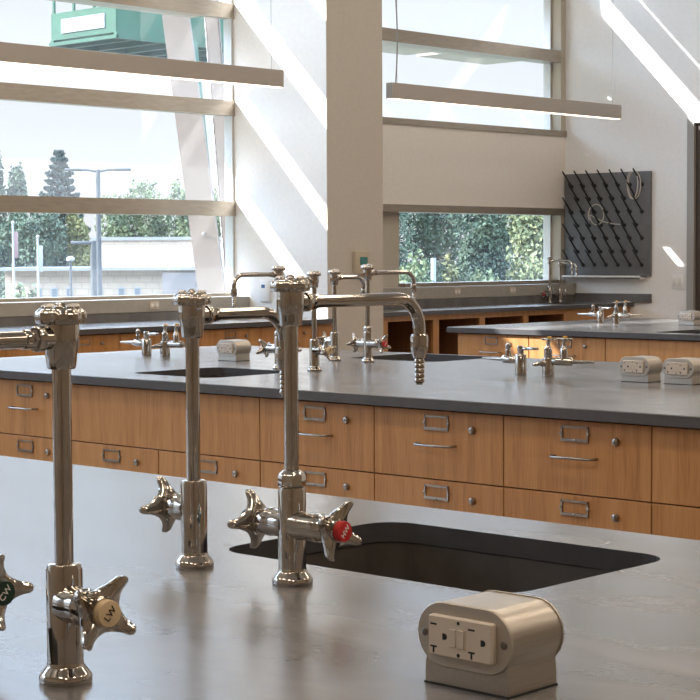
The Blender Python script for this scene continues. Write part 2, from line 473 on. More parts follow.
SW, SHH = .40, .365
B1 = dict(yc=1.14, xc=-1.355); B2 = dict(yc=4.195, xc=-4.035); B3 = dict(yc=7.50, xc=-4.32)
OFF = .50
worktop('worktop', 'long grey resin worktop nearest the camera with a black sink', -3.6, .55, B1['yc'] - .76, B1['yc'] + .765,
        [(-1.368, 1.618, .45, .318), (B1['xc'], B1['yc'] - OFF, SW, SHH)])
sink('black sink in the nearest worktop, behind the tall tap with the red button', -1.368, 1.618, .45, .318)
sink('black sink on the near side of the closest worktop', B1['xc'], B1['yc'] - OFF, SW, SHH)
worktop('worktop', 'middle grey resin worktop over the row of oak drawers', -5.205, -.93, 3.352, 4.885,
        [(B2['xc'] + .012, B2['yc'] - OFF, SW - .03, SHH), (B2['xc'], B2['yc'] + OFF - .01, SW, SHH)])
sink('black sink at the front edge of the middle worktop', B2['xc'] + .012, B2['yc'] - OFF, SW - .03, SHH)
sink('black sink at the far edge of the middle worktop, beyond the taps', B2['xc'], B2['yc'] + OFF - .01, SW, SHH)
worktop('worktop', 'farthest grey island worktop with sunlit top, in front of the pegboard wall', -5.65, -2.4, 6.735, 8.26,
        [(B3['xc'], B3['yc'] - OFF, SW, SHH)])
sink('black sink cut into the farthest island worktop at right edge of view', B3['xc'], B3['yc'] - OFF, SW, SHH)

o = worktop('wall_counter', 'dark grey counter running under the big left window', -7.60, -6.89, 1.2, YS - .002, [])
o['category'] = 'counter'
tag(obj('backsplash', box(B(), -7.60, -7.582, 1.2, YS - .002, HB, .957), M['top'], smooth=False), 'dark backsplash strip along the counter under the big left window', 'backsplash')
SRX, SRY = -7.66, 10.40
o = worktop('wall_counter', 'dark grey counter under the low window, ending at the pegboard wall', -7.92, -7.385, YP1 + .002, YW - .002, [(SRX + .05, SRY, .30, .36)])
o['category'] = 'counter'
sink('black sink in the far corner counter beneath the pegboard', SRX + .05, SRY, .30, .36)
tag(obj('backsplash', box(B(), -7.92, -7.902, YP1 + .002, YW - .002, HB, .967), M['top'], smooth=False), 'dark backsplash strip along the counter under the low window', 'backsplash')
tag(obj('backsplash', box(B(), -7.902, -7.232, YW - .02, YW - .002, HB, .977), M['top'], smooth=False), 'dark backsplash strip on the far wall below the pegboard', 'backsplash')

def label_holder(bm, cx, cz, y):          # frame facing -y
    w, h, t = .078, .036, .0045
    box(bm, cx - w / 2, cx + w / 2, y - .003, y, cz + h / 2 - t, cz + h / 2)
    box(bm, cx - w / 2, cx + w / 2, y - .004, y, cz - h / 2, cz - h / 2 + t * 1.5)
    box(bm, cx - w / 2, cx - w / 2 + t, y - .003, y, cz - h / 2, cz + h / 2)
    box(bm, cx + w / 2 - t, cx + w / 2, y - .003, y, cz - h / 2, cz + h / 2)
    for dx, dz in ((-w / 2, 0), (w / 2, 0), (0, -h / 2 + .003)):
        lathe(bm, [(.0035, 0), (.0035, .004), (.002, .005)], 10, Matrix.Translation((cx + dx, y, cz + dz)) @ Matrix.Rotation(PI / 2, 4, 'X'))
def pull(bm, cx, cz, y, w=.118):
    r = .0034
    pts = [(cx - w / 2, y, cz), (cx - w / 2, y - .018, cz), (cx - w / 2 + .005, y - .025, cz), (cx - w / 2 + .012, y - .028, cz), (cx + w / 2 - .012, y - .028, cz), (cx + w / 2 - .005, y - .025, cz), (cx + w / 2, y - .018, cz), (cx + w / 2, y, cz)]
    tube(bm, pts, r, 10)
def lock(bm, cx, cz, y):
    lathe(bm, [(.0095, 0), (.0095, .002), (.0085, .004), (.0080, .0075), (.0070, .0082)], 18, Matrix.Translation((cx, y, cz)) @ Matrix.Rotation(PI / 2, 4, 'X'))
    box(bm, cx - .0008, cx + .0008, y - .0086, y - .0075, cz - .005, cz + .005)
ZD = [.884, .711, .538, .12]
def carcass(w, depth):
    b = B(); zt = HB - .027
    box(b, 0, .018, 0, depth, .10, zt); box(b, w - .018, w, 0, depth, .10, zt)
    box(b, .018, w - .018, depth - .012, depth, .10, zt); box(b, .018, w - .018, 0, depth - .012, .10, .118)
    box(b, .0, w, .05, depth, 0, .10)
    return b
def front(b, x0, x1, z0, z1):
    box(b, x0 + .0015, x1 - .0015, -.020, -.001, z0 + .0015, z1 - .0015, .0008, 1); return b
def cabinet(label, w, depth, loc, rotz=0., kind='drawers', group=None):
    t = thing('drawer_cabinet' if kind == 'drawers' else 'sink_cabinet', label, 'cabinet', loc, rotz, group)
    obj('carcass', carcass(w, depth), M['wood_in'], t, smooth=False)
    if kind == 'sink':
        obj('false_front', front(B(), 0, w, ZD[1], ZD[0]), M['wood'], t, smooth=False)
        cols = [(0, w / 2), (w / 2, w)]; rows = [1]
    else:
        cols = [(0, w)]; rows = [0, 1]
    for r in rows:
        for a, c in cols:
            dr = obj('drawer', front(B(), a, c, ZD[r + 1], ZD[r]), M['wood'], t, smooth=False)
            zc = (ZD[r] - .032)
            b = B(); label_holder(b, a + .21, zc, -.0205); obj('label_holder', b, M['steel'], dr)
            b = B(); pull(b, a + .212, ZD[r] - .086, -.0205); obj('pull', b, M['steel'], dr)
            b = B(); lock(b, a + .325, ZD[r] - .043, -.0205); obj('lock', b, M['steel'], dr)
    for a, c in cols:
        dr = obj('door', front(B(), a, c, ZD[3], ZD[2]), M['wood'], t, smooth=False)
        b = B(); pull(b, a + .205, ZD[2] - .07, -.0205); obj('pull', b, M['steel'], dr)
    return t

YF2 = 3.396; D2 = 1.46
g = 'oak drawer cabinets under the middle worktop'
c0 = cabinet('oak drawer cabinet at far left of the middle worktop, beside the blank sink panel', .42, D2, (-4.755, YF2, 0), 0, 'drawers', g)
cabinet('wide oak sink cabinet with blank upper panel under the middle worktop', .84, D2, (-4.335, YF2, 0), 0, 'sink')
for x, l in ((-3.495, 'oak drawer cabinet right of the blank sink panel, behind the tall tap pole'),
             (-3.075, 'oak drawer cabinet below the curved spout tip, second right of the blank sink panel'),
             (-2.655, 'oak drawer cabinet below the two gas taps, second from the right edge'),
             (-2.235, 'oak drawer cabinet cut by the right edge of view, below the outlet boxes'),
             (-1.815, 'oak drawer cabinet just past the right edge of view'),
             (-1.395, 'oak drawer cabinet at the right end of the middle worktop'),
             (-5.175, 'oak drawer cabinet at the left end of the middle worktop, out of view')):
    dup(c0, (x, YF2, 0), 0, l, g)
YF3 = 6.778
g = 'oak drawer cabinets under the farthest island'
c3 = cabinet('leftmost oak drawer cabinet of the farthest island, at its left end', .435, 1.46, (-5.60, YF3, 0), 0, 'drawers', g)
dup(c3, (-5.163, YF3, 0), 0, 'second oak drawer cabinet of the farthest island, behind the gas taps', g)
cabinet('oak sink cabinet with plain panel at right of the farthest island', .87, 1.46, (-4.726, YF3, 0), 0, 'sink')
for k in range(3):
    dup(c3, (-3.854 + .437 * k, YF3, 0), 0, ['oak drawer cabinet just right of view on the farthest island', 'second oak drawer cabinet out of view on the farthest island', 'last oak drawer cabinet of the farthest island, out of view'][k], g)
# bench one base, hidden below the frame
t = thing('base_cabinet', 'oak base cabinet carrying the nearest worktop', 'cabinet', (-3.55, B1['yc'] - .72, 0))
b = B(); zt = HB - .027
box(b, 0, 4.05, 0, .02, .1, zt); box(b, 0, 4.05, 1.42, 1.44, .1, zt); box(b, 0, .02, .02, 1.42, .1, zt); box(b, 4.03, 4.05, .02, 1.42, .1, zt); box(b, .05, 4.0, .05, 1.39, 0, .1)
obj('carcass', b, M['wood'], t, smooth=False)
# left window counter: fronts face +X -> rotate local -y to +x : rotz = 90 deg, local x -> world y
XF = -6.935
g = 'oak cabinets under the left window counter'
cl = cabinet('oak drawer cabinet under the left window counter, against the white pier wall', .44, .62, (XF, 6.70, 0), PI / 2, 'drawers', g)
dup(cl, (XF, 6.26, 0), PI / 2, 'oak drawer cabinet under the left window counter, second from the white pier wall', g)
t = cabinet('wide oak panel cabinet in the middle of the left window counter', .54, .62, (XF, 5.72, 0), PI / 2, 'sink')
dup(cl, (XF, 5.28, 0), PI / 2, 'oak drawer cabinet under the left window counter, beside the near tap head', g)
dup(cl, (XF, 4.84, 0), PI / 2, 'oak drawer cabinet under the left window counter, at the left edge of view', g)
for k in range(4):
    dup(cl, (XF, 4.40 - .44 * k, 0), PI / 2, 'oak drawer cabinet under the left window counter, beyond the left edge of view', g)
tag(obj('filler_panel', box(B(), XF - .6, XF + .02, 7.142, YS - .003, 0, HB - .027), M['wood'], smooth=False), 'narrow oak filler panel between drawers and the white pier wall', 'panel')

# right window counter: open knee cabinets
def open_cab(label, y0, y1, group):
    t = thing('open_cabinet', label, 'cabinet', (-7.42, y0, 0), 0, group); w = y1 - y0; zt = HB - .027
    b = B(); box(b, -.02, 0, 0, .028, .1, zt); box(b, -.02, 0, w - .028, w, .1, zt); box(b, -.02, 0, .028, w - .028, zt - .035, zt); box(b, -.02, 0, .028, w - .028, .1, .14)
    obj('face_frame', b, M['wood'], t, smooth=False)
    b = B(); box(b, -.46, -.02, 0, .018, .1, zt); box(b, -.46, -.02, w - .018, w, .1, zt); box(b, -.48, -.46, 0, w, .1, zt); box(b, -.46, -.02, .018, w - .018, .1, .118)
    box(b, -.46, -.05, .0, w, 0, .1)
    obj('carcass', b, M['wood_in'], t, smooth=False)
    obj('shelf', box(B(), -.45, -.03, .018, w - .018, .44, .46), M['wood_in'], t, smooth=False)
g = 'open oak cabinets under the low window'
open_cab('open-fronted oak cabinet beside the beige pier', 8.25, 8.74, g)
open_cab('open-fronted oak cabinet under the low window, second from the beige pier', 8.74, 9.21, g)
open_cab('open-fronted oak cabinet under the low window, third from the beige pier', 9.21, 9.68, g)
open_cab('open-fronted oak cabinet under the low window, nearest the corner taps', 9.68, 10.14, g)
t = thing('sink_cabinet', 'closed oak corner cabinet under the pegboard sink', 'cabinet', (-7.42, 10.14, 0))
b = B(); w = YW - .004 - 10.14; zt = HB - .027
box(b, -.48, -.02, 0, .018, .1, zt); box(b, -.48, -.02, w - .018, w, .1, zt); box(b, -.48, -.05, 0, w, 0, .1)
obj('carcass', b, M['wood_in'], t, smooth=False)
obj('door', box(B(), -.02, 0, .002, w / 2 - .0015, .102, zt - .002), M['wood'], t, smooth=False)
obj('door', box(B(), -.02, 0, w / 2 + .0015, w - .002, .102, zt - .002), M['wood'], t, smooth=False)
t = thing('open_cabinet', 'oak filler end of the low counter tucked behind the beige pier', 'cabinet', (-7.42, YP1 + .003, 0))
obj('panel', box(B(), -.4, 0, 0, 8.247 - YP1, 0, HB - .027), M['wood'], t, smooth=False)

# ------------------------------------------------------------------ faucets
def star(r_tip, r_in, w_tip, n=4, k=7):
    """four-armed knob outline with concave flanks"""
    o = []
    for a in range(n):
        th = 2 * PI * a / n
        half = PI / n
        # from valley before the arm to the tip, round tip, to next valley
        for i in range(k):
            s = i / k                              # valley -> tip
            rr = r_in + (r_tip - r_in - w_tip) * s ** 1.5
            lat = (r_in * math.sin(half)) * (1 - s) ** 1.6 + w_tip * (1 - (1 - s) ** 1.6)
            ax = math.sqrt(max(rr * rr - lat * lat, 0)) if i == 0 else (r_in * math.cos(half) + (r_tip - w_tip - r_in * math.cos(half)) * s)
            x, y = ax, -lat
            o.append((x * math.cos(th) - y * math.sin(th), x * math.sin(th) + y * math.cos(th)))
        for i in range(7):
            ph = -PI / 2 + PI * i / 6
            x, y = r_tip - w_tip + w_tip * math.cos(ph), w_tip * math.sin(ph)
            o.append((x * math.cos(th) - y * math.sin(th), x * math.sin(th) + y * math.cos(th)))
        for i in range(k - 1, 0, -1):
            s = i / k
            lat = (r_in * math.sin(half)) * (1 - s) ** 1.6 + w_tip * (1 - (1 - s) ** 1.6)
            ax = r_in * math.cos(half) + (r_tip - w_tip - r_in * math.cos(half)) * s
            x, y = ax, lat
            o.append((x * math.cos(th) - y * math.sin(th), x * math.sin(th) + y * math.cos(th)))
    return o
STAR = star(.0335, .0180, .0052)

def axis_mtx(origin, dirv, roll=0.):
    """local +z -> dirv"""
    d = Vector(dirv).normalized()
    q = d.to_track_quat('Z', 'Y').to_matrix().to_4x4()
    return Matrix.Translation(origin) @ q @ Matrix.Rotation(roll, 4, 'Z')

def handle(parent, z, dirv, btn, txt, ink, roll, tw=R(50), ext=0.):
    mt = axis_mtx((0, 0, z), dirv, roll) @ Matrix.Translation((0, 0, ext))
    b = B()
    # hub cone
    lathe(b, [(.0110, .040), (.0125, .045), (.0128, .052), (.0128, .057), (.0122, .060)], 28, mt)
    # arms: dished towards the body at the tips
    bb = B(); prism(bb, STAR, .0475, .0575, None, .0025, .0025)
    bmesh.ops.subdivide_edges(bb, edges=bb.edges[:], cuts=1)
    for v in bb.verts:
        r = math.hypot(v.co.x, v.co.y)
        v.co.z += .0115 * max(0, (r - .012) / .022) ** 1.5 - .003
    for v in bb.verts: v.co = mt @ v.co
    me = bpy.data.meshes.new('tmp'); bb.to_mesh(me); bb.free(); b.from_mesh(me); bpy.data.meshes.remove(me)
    h = obj('handle', b, M['chrome'], parent, angle=50)
    b = B(); lathe(b, [(.0108, .058), (.0112, .064), (.0106, .0668), (.0085, .0672)], 28, mt)
    obj('index_button', b, M[btn], h)
    if txt:
        text_part('lettering', txt, .0085, M[ink], h, mt @ Matrix.Translation((0, 0, .0675)) @ Matrix.Rotation(tw - roll, 4, 'Z'))
    return h

def valve_body(b, z, dirv, ext=0.):
    mt = axis_mtx((0, 0, z), dirv)
    lathe(b, [(.0160, .006), (.0160, .0135), (.0152, .019), (.0148, .024), (.0148, .024 + ext)], 28, mt)
    mt = mt @ Matrix.Translation((0, 0, ext))
    lathe(b, [(.0150, .004), (.0148, .024), (.0156, .0250), (.0156, .0300), (.0146, .0310), (.0140, .0390), (.0118, .0430)], 28, mt)

def lobes(th, i): return 1 + (.10 * abs(math.cos(4 * th)) if i in (1, 2, 3) else 0.0)
def head(parent, z):
    """swivel head, z = underside"""
    b = B()
    lathe(b, [(.0112, z), (.0122, z + .002), (.0132, z + .012), (.0150, z + .022), (.0152, z + .036), (.0145, z + .039), (.0145, z + .042)], 32)
    # lobed bonnet
    n = 64
    lathe(b, [(.0150, z + .0365), (.0192, z + .0375), (.0206, z + .0415), (.0196, z + .0475), (.0165, z + .0500), (.0085, z + .0515), (.006, z + .0518)], n, None,
          lambda th, i: 1 + (.075 * math.cos(8 * th) if i in (1, 2, 3, 4) else 0.))
    for k in range(8):
        a = 2 * PI * (k + .5) / 8 - PI / 8
        lathe(b, [(.0035, z + .049), (.0036, z + .0515), (.0022, z + .0535), (.0008, z + .054)], 10, Matrix.Translation((.0128 * math.cos(a), .0128 * math.sin(a), 0)))
    lathe(b, [(.0045, z + .051), (.0045, z + .054), (.0025, z + .0555)], 12)
    # side boss for the spout, +Y
    mt = axis_mtx((0, 0, z + .0255), (0, 1, 0))
    lathe(b, [(.0092, .004), (.0090, .0195), (.0106, .0205), (.0106, .0265), (.0098, .0275)], 24, mt)
    # hexagon nut
    lathe(b, [(.0088, .027), (.0094, .0275), (.0094, .0325), (.0080, .033)], 6, mt)
    h = obj('head', b, M['chrome'], parent, angle=45)
    # small shield badge cast on the lower front
    b = B(); sh = [(-.0042, .005), (-.0042, -.001), (-.0025, -.0045), (0, -.006), (.0025, -.0045), (.0042, -.001), (.0042, .005)]
    for d in ((.72, -.70, 0),):
        m_ = Matrix.Translation(Vector((0, 0, z + .008)) + Vector(d) * .0126) @ Matrix((( .70, 0, .72, 0), (.72, 0, -.70, 0), (0, 1, 0, 0), (0, 0, 0, 1)))
        prism(b, sh, -.001, .0022, m_, .0006)
        prism(b, [(p[0] * .55, p[1] * .55) for p in sh], .002, .0030, m_)
    obj('badge', b, M['steel'], h)
    return h

def spout(parent, z, L, rotz):
    rb = .036
    pts = [(0, .026, z), (0, L * .5, z), (0, L - rb, z)]
    for k in range(1, 10):
        a = PI / 2 * k / 9
        pts.append((0, L - rb + rb * math.sin(a), z - rb + rb * math.cos(a)))
    pts.append((0, L, z - rb - .010))
    b = B(); tube(b, pts, .0072, 20)
    lathe(b, [(.0080, .030), (.0084, .032), (.0084, .038), (.0076, .039)], 24, axis_mtx((0, 0, z), (0, 1, 0)))
    s = obj('spout', b, M['chrome'], parent)
    b = B()
    z0 = z - .0415
    prof = [(.0076, 0), (.0098, -.0015), (.0104, -.004), (.0104, -.016), (.0096, -.0205), (.0078, -.025), (.0070, -.028)]
    zz = -.028
    for k in range(5):
        prof += [(.0050, zz - .0005), (.0066, zz - .0042), (.0066, zz - .0049)]
        zz -= .0056
    prof += [(.0042, zz - .001), (.0036, zz - .003)]
    lathe(b, [(r, z0 + q) for r, q in prof], 20, Matrix.Translation((0, L, 0)))
    obj('nozzle', b, M['chrome'], s, angle=30)
    if rotz: s.rotation_euler = (0, 0, rotz)
    return s

def base_prof(h):
    return [(.0215, 0), (.0222, .0015), (.0222, .006), (.0205, .0085), (.0165, .0135), (.0155, .0150), (.0152, .018), (.0152, h - .006), (.0138, h - .001), (.0115, h)]

def single_faucet(label, loc, rotz, btn, txt, ink, vdir=(-1, 0, 0), roll=.3, L=.147, swing=0., group=None, ext=0.):
    t = thing('lab_faucet', label, 'tap', loc, rotz, group)
    b = B(); lathe(b, base_prof(.100), 40); valve_body(b, .067, vdir, ext)
    obj('body', b, M['chrome'], t)
    b = B(); lathe(b, [(.0079, .098), (.0079, .264)], 28); obj('riser', b, M['chrome'], t)
    head(t, .262); spout(t, .2875, L, swing)
    handle(t, .067, vdir, btn, txt, ink, roll, ext=ext)
    return t
def mixing_faucet(label, loc, rotz, L=.211, swing=0., group=None, roll=(1.09, -.10)):
    t = thing('mixing_faucet', label, 'tap', loc, rotz, group)
    b = B(); lathe(b, base_prof(.106), 40)
    for s in (-1, 1): valve_body(b, .0645, (s, 0, 0), .012 if s > 0 else .004)
    lathe(b, [(.0132, .105), (.0152, .1070), (.0152, .1175), (.0136, .1205), (.0100, .1235)], 8)
    obj('body', b, M['chrome'], t)
    b = B(); lathe(b, [(.0079, .12), (.0079, .281)], 28); obj('riser', b, M['chrome'], t)
    head(t, .279); spout(t, .3045, L, swing)
    handle(t, .0645, (1, 0, 0), 'red_btn', 'HW', 'ink_lt', roll[0], ext=.012)
    handle(t, .0645, (-1, 0, 0), 'green_btn', 'CW', 'ink_lt', roll[1], ext=.004)
    return t
x, y = B1['xc'], B1['yc']
mixing_faucet('tall chrome mixing tap with red button beside the nearest sink', (-1.361, 1.362, HB), 0)
single_faucet('chrome single-handle tap left of the red-button tap on the nearest worktop', (-1.519, 1.362, HB), 0, 'cream_btn', 'LW', 'ink', roll=-.12, ext=-.006)
single_faucet('nearest chrome tap with cream LW button, at left of the photo', (-1.187, .919, HB), PI, 'cream_btn', 'LW', 'ink', vdir=(-1, 0.10, 0), roll=.96, ext=.001)
mixing_faucet('chrome tap at far left edge showing only its green-buttoned handle', (-1.338, .917, HB), PI, roll=(.3, 0.))
x, y = B2['xc'], B2['yc']
mixing_faucet('chrome mixing tap with red button on the middle worktop, in front of the beige pier', (-4.000, 4.364, HB), 0, swing=R(-8), L=.20)
single_faucet('chrome single tap against the beige pier, left of the red-button tap on the middle worktop', (-4.146, 4.358, HB), 0, 'cream_btn', 'LW', 'ink', L=.145)
single_faucet('chrome tap with cream button on the middle worktop, just right of the foreground pole', (-3.828, 3.933, HB), PI, 'cream_btn', 'LW', 'ink', roll=.3)
mixing_faucet('chrome mixing tap on the middle worktop, mostly behind the foreground tap pole', (-3.979, 3.931, HB), PI, L=.192)
for o_ in list(bpy.data.objects):
    if o_.type == 'EMPTY' and o_.get('category') == 'tap' and o_.location.x < -3: o_.scale = (1, 1, .972)
XRF = -7.855
mixing_faucet('chrome mixing tap on the far corner counter beneath the pegboard', (XRF, 10.53, HB), -PI / 2, L=.20)
single_faucet('chrome single tap on the far corner counter, nearer the pegboard wall', (XRF, 10.655, HB), -PI / 2, 'cream_btn', 'LW', 'ink', L=.147)

# ------------------------------------------------------------------ gas taps
KNOB = star(.0235, .0095, .0042, 4, 5)
def small_knob(b, mt):
    lathe(b, [(.006, 0), (.007, .003), (.007, .010)], 16, mt)
    prism(b, KNOB, .003, .009, mt, .0015, .0015)
def gas_lever(label, loc, group):
    t = thing('gas_tap', label, 'gas tap', loc, 0, group)
    b = B(); lathe(b, [(.0175, 0), (.0175, .001), (.0172, .060), (.0160, .062)], 28); obj('post', b, M['chrome'], t)
    b = B()
    lathe(b, [(.008, .010), (.010, .022), (.012, .03), (.012, .062), (.008, .068)], 20, axis_mtx((0, 0, .046), (-1, 0, 0)))
    lathe(b, [(.0085, .052), (.0085, .072), (.0060, .075), (.0060, .078), (.0085, .082), (.0085, .088), (.005, .092), (.0035, .096)], 20, Matrix.Translation((-.046, 0, 0)))
    obj('valve', b, M['chrome'], t)
    b = B()
    prof = [(.0075, .066)]
    for k in range(6): prof += [(.0058 - k * .0005, .072 + k * .011), (.0066 - k * .0006, .080 + k * .011)]
    prof += [(.0022, .142)]
    lathe(b, prof, 16, axis_mtx((0, 0, .046), (-1, 0, 0))); obj('hose_nozzle', b, M['chrome'], t)
    b = B(); lathe(b, [(.009, .06), (.009, .072), (.0105, .074), (.0105, .084), (.007, .088)], 20)
    box(b, .004, .030, -.0055, .0055, .074, .083, .003); box(b, .026, .062, -.008, .008, .076, .084, .003)
    obj('lever', b, M['chrome'], t)
    return t
def gas_cross(label, loc, group):
    t = thing('air_tap', label, 'gas tap', loc, 0, group)
    b = B(); lathe(b, [(.0175, 0), (.0175, .001), (.0172, .052), (.0160, .056)], 28); obj('post', b, M['chrome'], t)
    b = B()
    lathe(b, [(.010, .050), (.012, .056), (.012, .082), (.008, .086), (.006, .090), (.006, .104)], 20)
    lathe(b, [(.008, .010), (.011, .02), (.012, .03), (.012, .075), (.008, .080)], 20, axis_mtx((0, 0, .046), (1, 0.15, 0)))
    lathe(b, [(.011, .046), (.011, .080), (.008, .086), (.006, .090), (.006, .106)], 20, Matrix.Translation((.050, .0075, 0)))
    lathe(b, [(.0085, .010), (.0085, .026), (.006, .030), (.0055, .045), (.0035, .055)], 16, axis_mtx((0, 0, .042), (-.3, -1, -.1)))
    obj('valve', b, M['chrome'], t)
    b = B()
    prof = [(.0075, .078)]
    for k in range(5): prof += [(.0058 - k * .0006, .083 + k * .012), (.0066 - k * .0007, .092 + k * .012)]
    prof += [(.0022, .148)]
    lathe(b, prof, 16, axis_mtx((0, 0, .046), (1, .15, 0))); obj('hose_nozzle', b, M['chrome'], t)
    for dx, dy, z in ((.004, 0, .103), (.054, .0080, .105)):
        b = B(); small_knob(b, Matrix.Translation((dx, dy, z)) @ Matrix.Rotation(.4, 4, 'Z')); k = obj('knob', b, M['chrome'], t, angle=50)
        b = B(); lathe(b, [(.0065, .010), (.0068, .013), (.004, .0145)], 16, Matrix.Translation((dx, dy, z))); obj('index_button', b, M['yellow_btn'], k)
    return t
gg = 'chrome gas taps along the worktop centres'
ga = gas_lever('chrome gas tap with a lever on the middle worktop, left one of the right-hand pair', (-3.212, 4.165, HB), gg)
gb = gas_cross('chrome tap post with two orange-topped knobs on the middle worktop, near the outlet boxes', (-3.112, 4.165, HB), gg)
dup(ga, (-4.865, 4.145, HB), 0, 'chrome gas tap with a lever on the middle worktop, at left before the big window', gg)
dup(gb, (-4.765, 4.145, HB), 0, 'chrome tap post with orange-topped knobs at left, behind the single tap head', gg)
dup(ga, (-5.29, 7.52, HB), 0, 'chrome gas tap with a lever on the sunlit farthest island', gg)
dup(gb, (-5.195, 7.52, HB), 0, 'chrome tap post with orange-topped knobs on the farthest island, before the pegboard wall', gg)

# ------------------------------------------------------------------ outlet pedestals
def stadium(w, h, n=12):
    r = h / 2; o = []
    for s, a0 in ((1, -90), (-1, 90)):
        for k in range(n + 1):
            a = R(a0 + 180 * k / n); o.append((s * (w / 2 - r) + r * math.cos(a), r * math.sin(a)))
    return o
FRONT = Matrix(((1, 0, 0, 0), (0, 0, -1, 0), (0, 1, 0, 0), (0, 0, 0, 1)))   # local (x,y,z)->(x,-z,y): outline faces -Y
def pedestal(label, loc, group):
    t = thing('outlet_pedestal', label, 'power outlet', loc, 0, group)
    zc = .0435; W, H = .100, .054; D = .064
    b = B(); n = 12
    # body: stadium top blending to a narrower neck (front-to-back extrusion)
    r = H / 2 - .001; hw = W / 2 - .001; neck = .0435
    o = []
    for k in range(13):
        a = R(180 * k / 12); 
        o.append(((hw - r if k <= 6 else -(hw - r)) + r * math.cos(a), zc + r * math.sin(a)))
        if k == 6: o.append((-(hw - r), zc + r))
    for a in (195, 208, 218): o.append((-(hw - r) + r * math.cos(R(a)), zc + r * math.sin(R(a))))
    o += [(-neck + .0012, .0225), (-neck + .0004, .018), (-neck, .013), (-neck, 0), (neck, 0), (neck, .013), (neck - .0004, .018), (neck - .0012, .0225)]
    for a in (322, 332, 345): o.append(((hw - r) + r * math.cos(R(a)), zc + r * math.sin(R(a))))
    prism(b, o, -D / 2, D / 2, FRONT)
    obj('housing', b, M['brushed'], t, angle=40)
    b = B(); box(b, -neck - .0008, neck + .0008, -D / 2 - .001, D / 2 + .001, 0, .0018); obj('gasket', b, M['rubber'], t, smooth=False)
    for s, nm in ((1, 'face_plate'), (-1, 'back_plate')):
        b = B()
        if s == 1: prism(b, stadium(W, H), D / 2, D / 2 + .003, Matrix.Translation((0, 0, zc)) @ FRONT, .001)
        else: prism(b, stadium(W, H), -D / 2 - .003, -D / 2, Matrix.Translation((0, 0, zc)) @ FRONT, 0, .001)
        pl = obj(nm, b, M['plate'], t)
        if s == 1:
            for sx in (-1, 1):
                b = B(); lathe(b, [(.0034, D / 2 + .002), (.0034, D / 2 + .0034), (.0024, D / 2 + .0040)], 16, Matrix.Translation((sx * .0415, 0, zc)) @ FRONT)
                obj('screw', b, M['screw'], pl)
    b = B(); prism(b, rrect(.067, .0335, .0025, 3), D / 2 + .002, D / 2 + .0085, Matrix.Translation((0, 0, zc)) @ FRONT, .0012)
    ft = obj('receptacle', b, M['outlet'], t)
    yf = -D / 2 - .0087
    b = B()
    for u in (-.0275, .0125):
        box(b, u - .0034, u + .0034, yf, yf + .002, zc + .0085, zc + .0100)
        box(b, u - .0034, u + .0034, yf, yf + .002, zc - .0100, zc - .0085)
        box(b, u - .0009, u + .0009, yf, yf + .002, zc - .0145, zc - .0100)
        prism(b, [(u + .0095, -.0026), (u + .0125, -.0026), (u + .0142, -.0012), (u + .0142, .0012), (u + .0125, .0026), (u + .0095, .0026)], D / 2 + .006, D / 2 + .0087, Matrix.Translation((0, 0, zc)) @ FRONT)
    lathe(b, [(.0017, D / 2 + .006), (.0017, D / 2 + .0087)], 12, Matrix.Translation((-.0012, 0, zc - .0135)) @ FRONT)
    obj('slots', b, M['black'], ft, smooth=False)
    b = B(); prism(b, rrect(.0175, .0185, .002, 3, -.0025, .0), D / 2 + .006, D / 2 + .0089, Matrix.Translation((0, 0, zc)) @ FRONT)
    for dx in (-.0045, .0042): prism(b, rrect(.0070, .0150, .001, 2, -.0025 + dx, 0), D / 2 + .008, D / 2 + .0099, Matrix.Translation((0, 0, zc)) @ FRONT, .0004)
    obj('test_button', b, M['outlet'], ft)
    b = B(); lathe(b, [(.0014, D / 2 + .008), (.0014, D / 2 + .0089)], 12, Matrix.Translation((-.0012, 0, zc + .0128)) @ FRONT); obj('indicator', b, M['green_btn'], ft)
    return t
pg = 'metal outlet pedestals on the worktops'
p0 = pedestal('large metal outlet box on the nearest worktop, in front of the sink', (-.918, 1.150, HB), pg)
dup(p0, (-2.800, 4.175, HB), 0, 'metal outlet box on the middle worktop, left one of the pair at right', pg)
dup(p0, (-2.659, 4.175, HB), 0, 'metal outlet box on the middle worktop, cut by the right edge of view', pg)
dup(p0, (-4.424, 4.155, HB), 0, 'metal outlet box on the middle worktop, between the foreground tap poles', pg)
dup(p0, (-4.825, 7.62, HB), 0, 'metal outlet box on the farthest island by its sink', pg)

# ------------------------------------------------------------------ pendant lamps
def pendant(label, x, ya, yb, zb, cords, group):
    t = thing('pendant_lamp', label, 'lamp', (x, (ya + yb) / 2, zb), 0, group)
    h = (yb - ya) / 2
    b = B(); box(b, -.025, .025, -h, h, .004, .096, .002); obj('housing', b, M['lampbody'], t, smooth=False)
    b = B(); box(b, -.022, .022, -h + .01, h - .01, 0, .006); obj('lens', b, M['lens'], t, smooth=False)
    for y_ in (ya + .07, yb - .07):
        b = B(); tube(b, [(0, y_ - (ya + yb) / 2, .095), (0, y_ - (ya + yb) / 2, ZC - zb)], .0012, 6); obj('suspension_wire', b, M['cable'], t)
    if cords:
        y_ = ya + .055 - (ya + yb) / 2
        pts = []
        for k in range(40):
            s = k / 39
            pts.append((.002, y_ + .03 * math.sin(s * 11) * math.exp(-s * 2.) - .07 * s * (1 - s) , .095 + s * (ZC - zb - .095)))
        b = B(); tube(b, pts, .0042, 8); obj('power_cord', b, M['cord'], t)
lg = 'linear pendant lamps along the window wall'
pendant('long grey linear pendant lamp hanging before the left window', -7.05, 4.55, 6.99, 2.187, False, lg)
pendant('long grey linear pendant lamp right of the beige pier, hanging to the corner', -7.05, 7.885, 10.23, 2.181, True, lg)

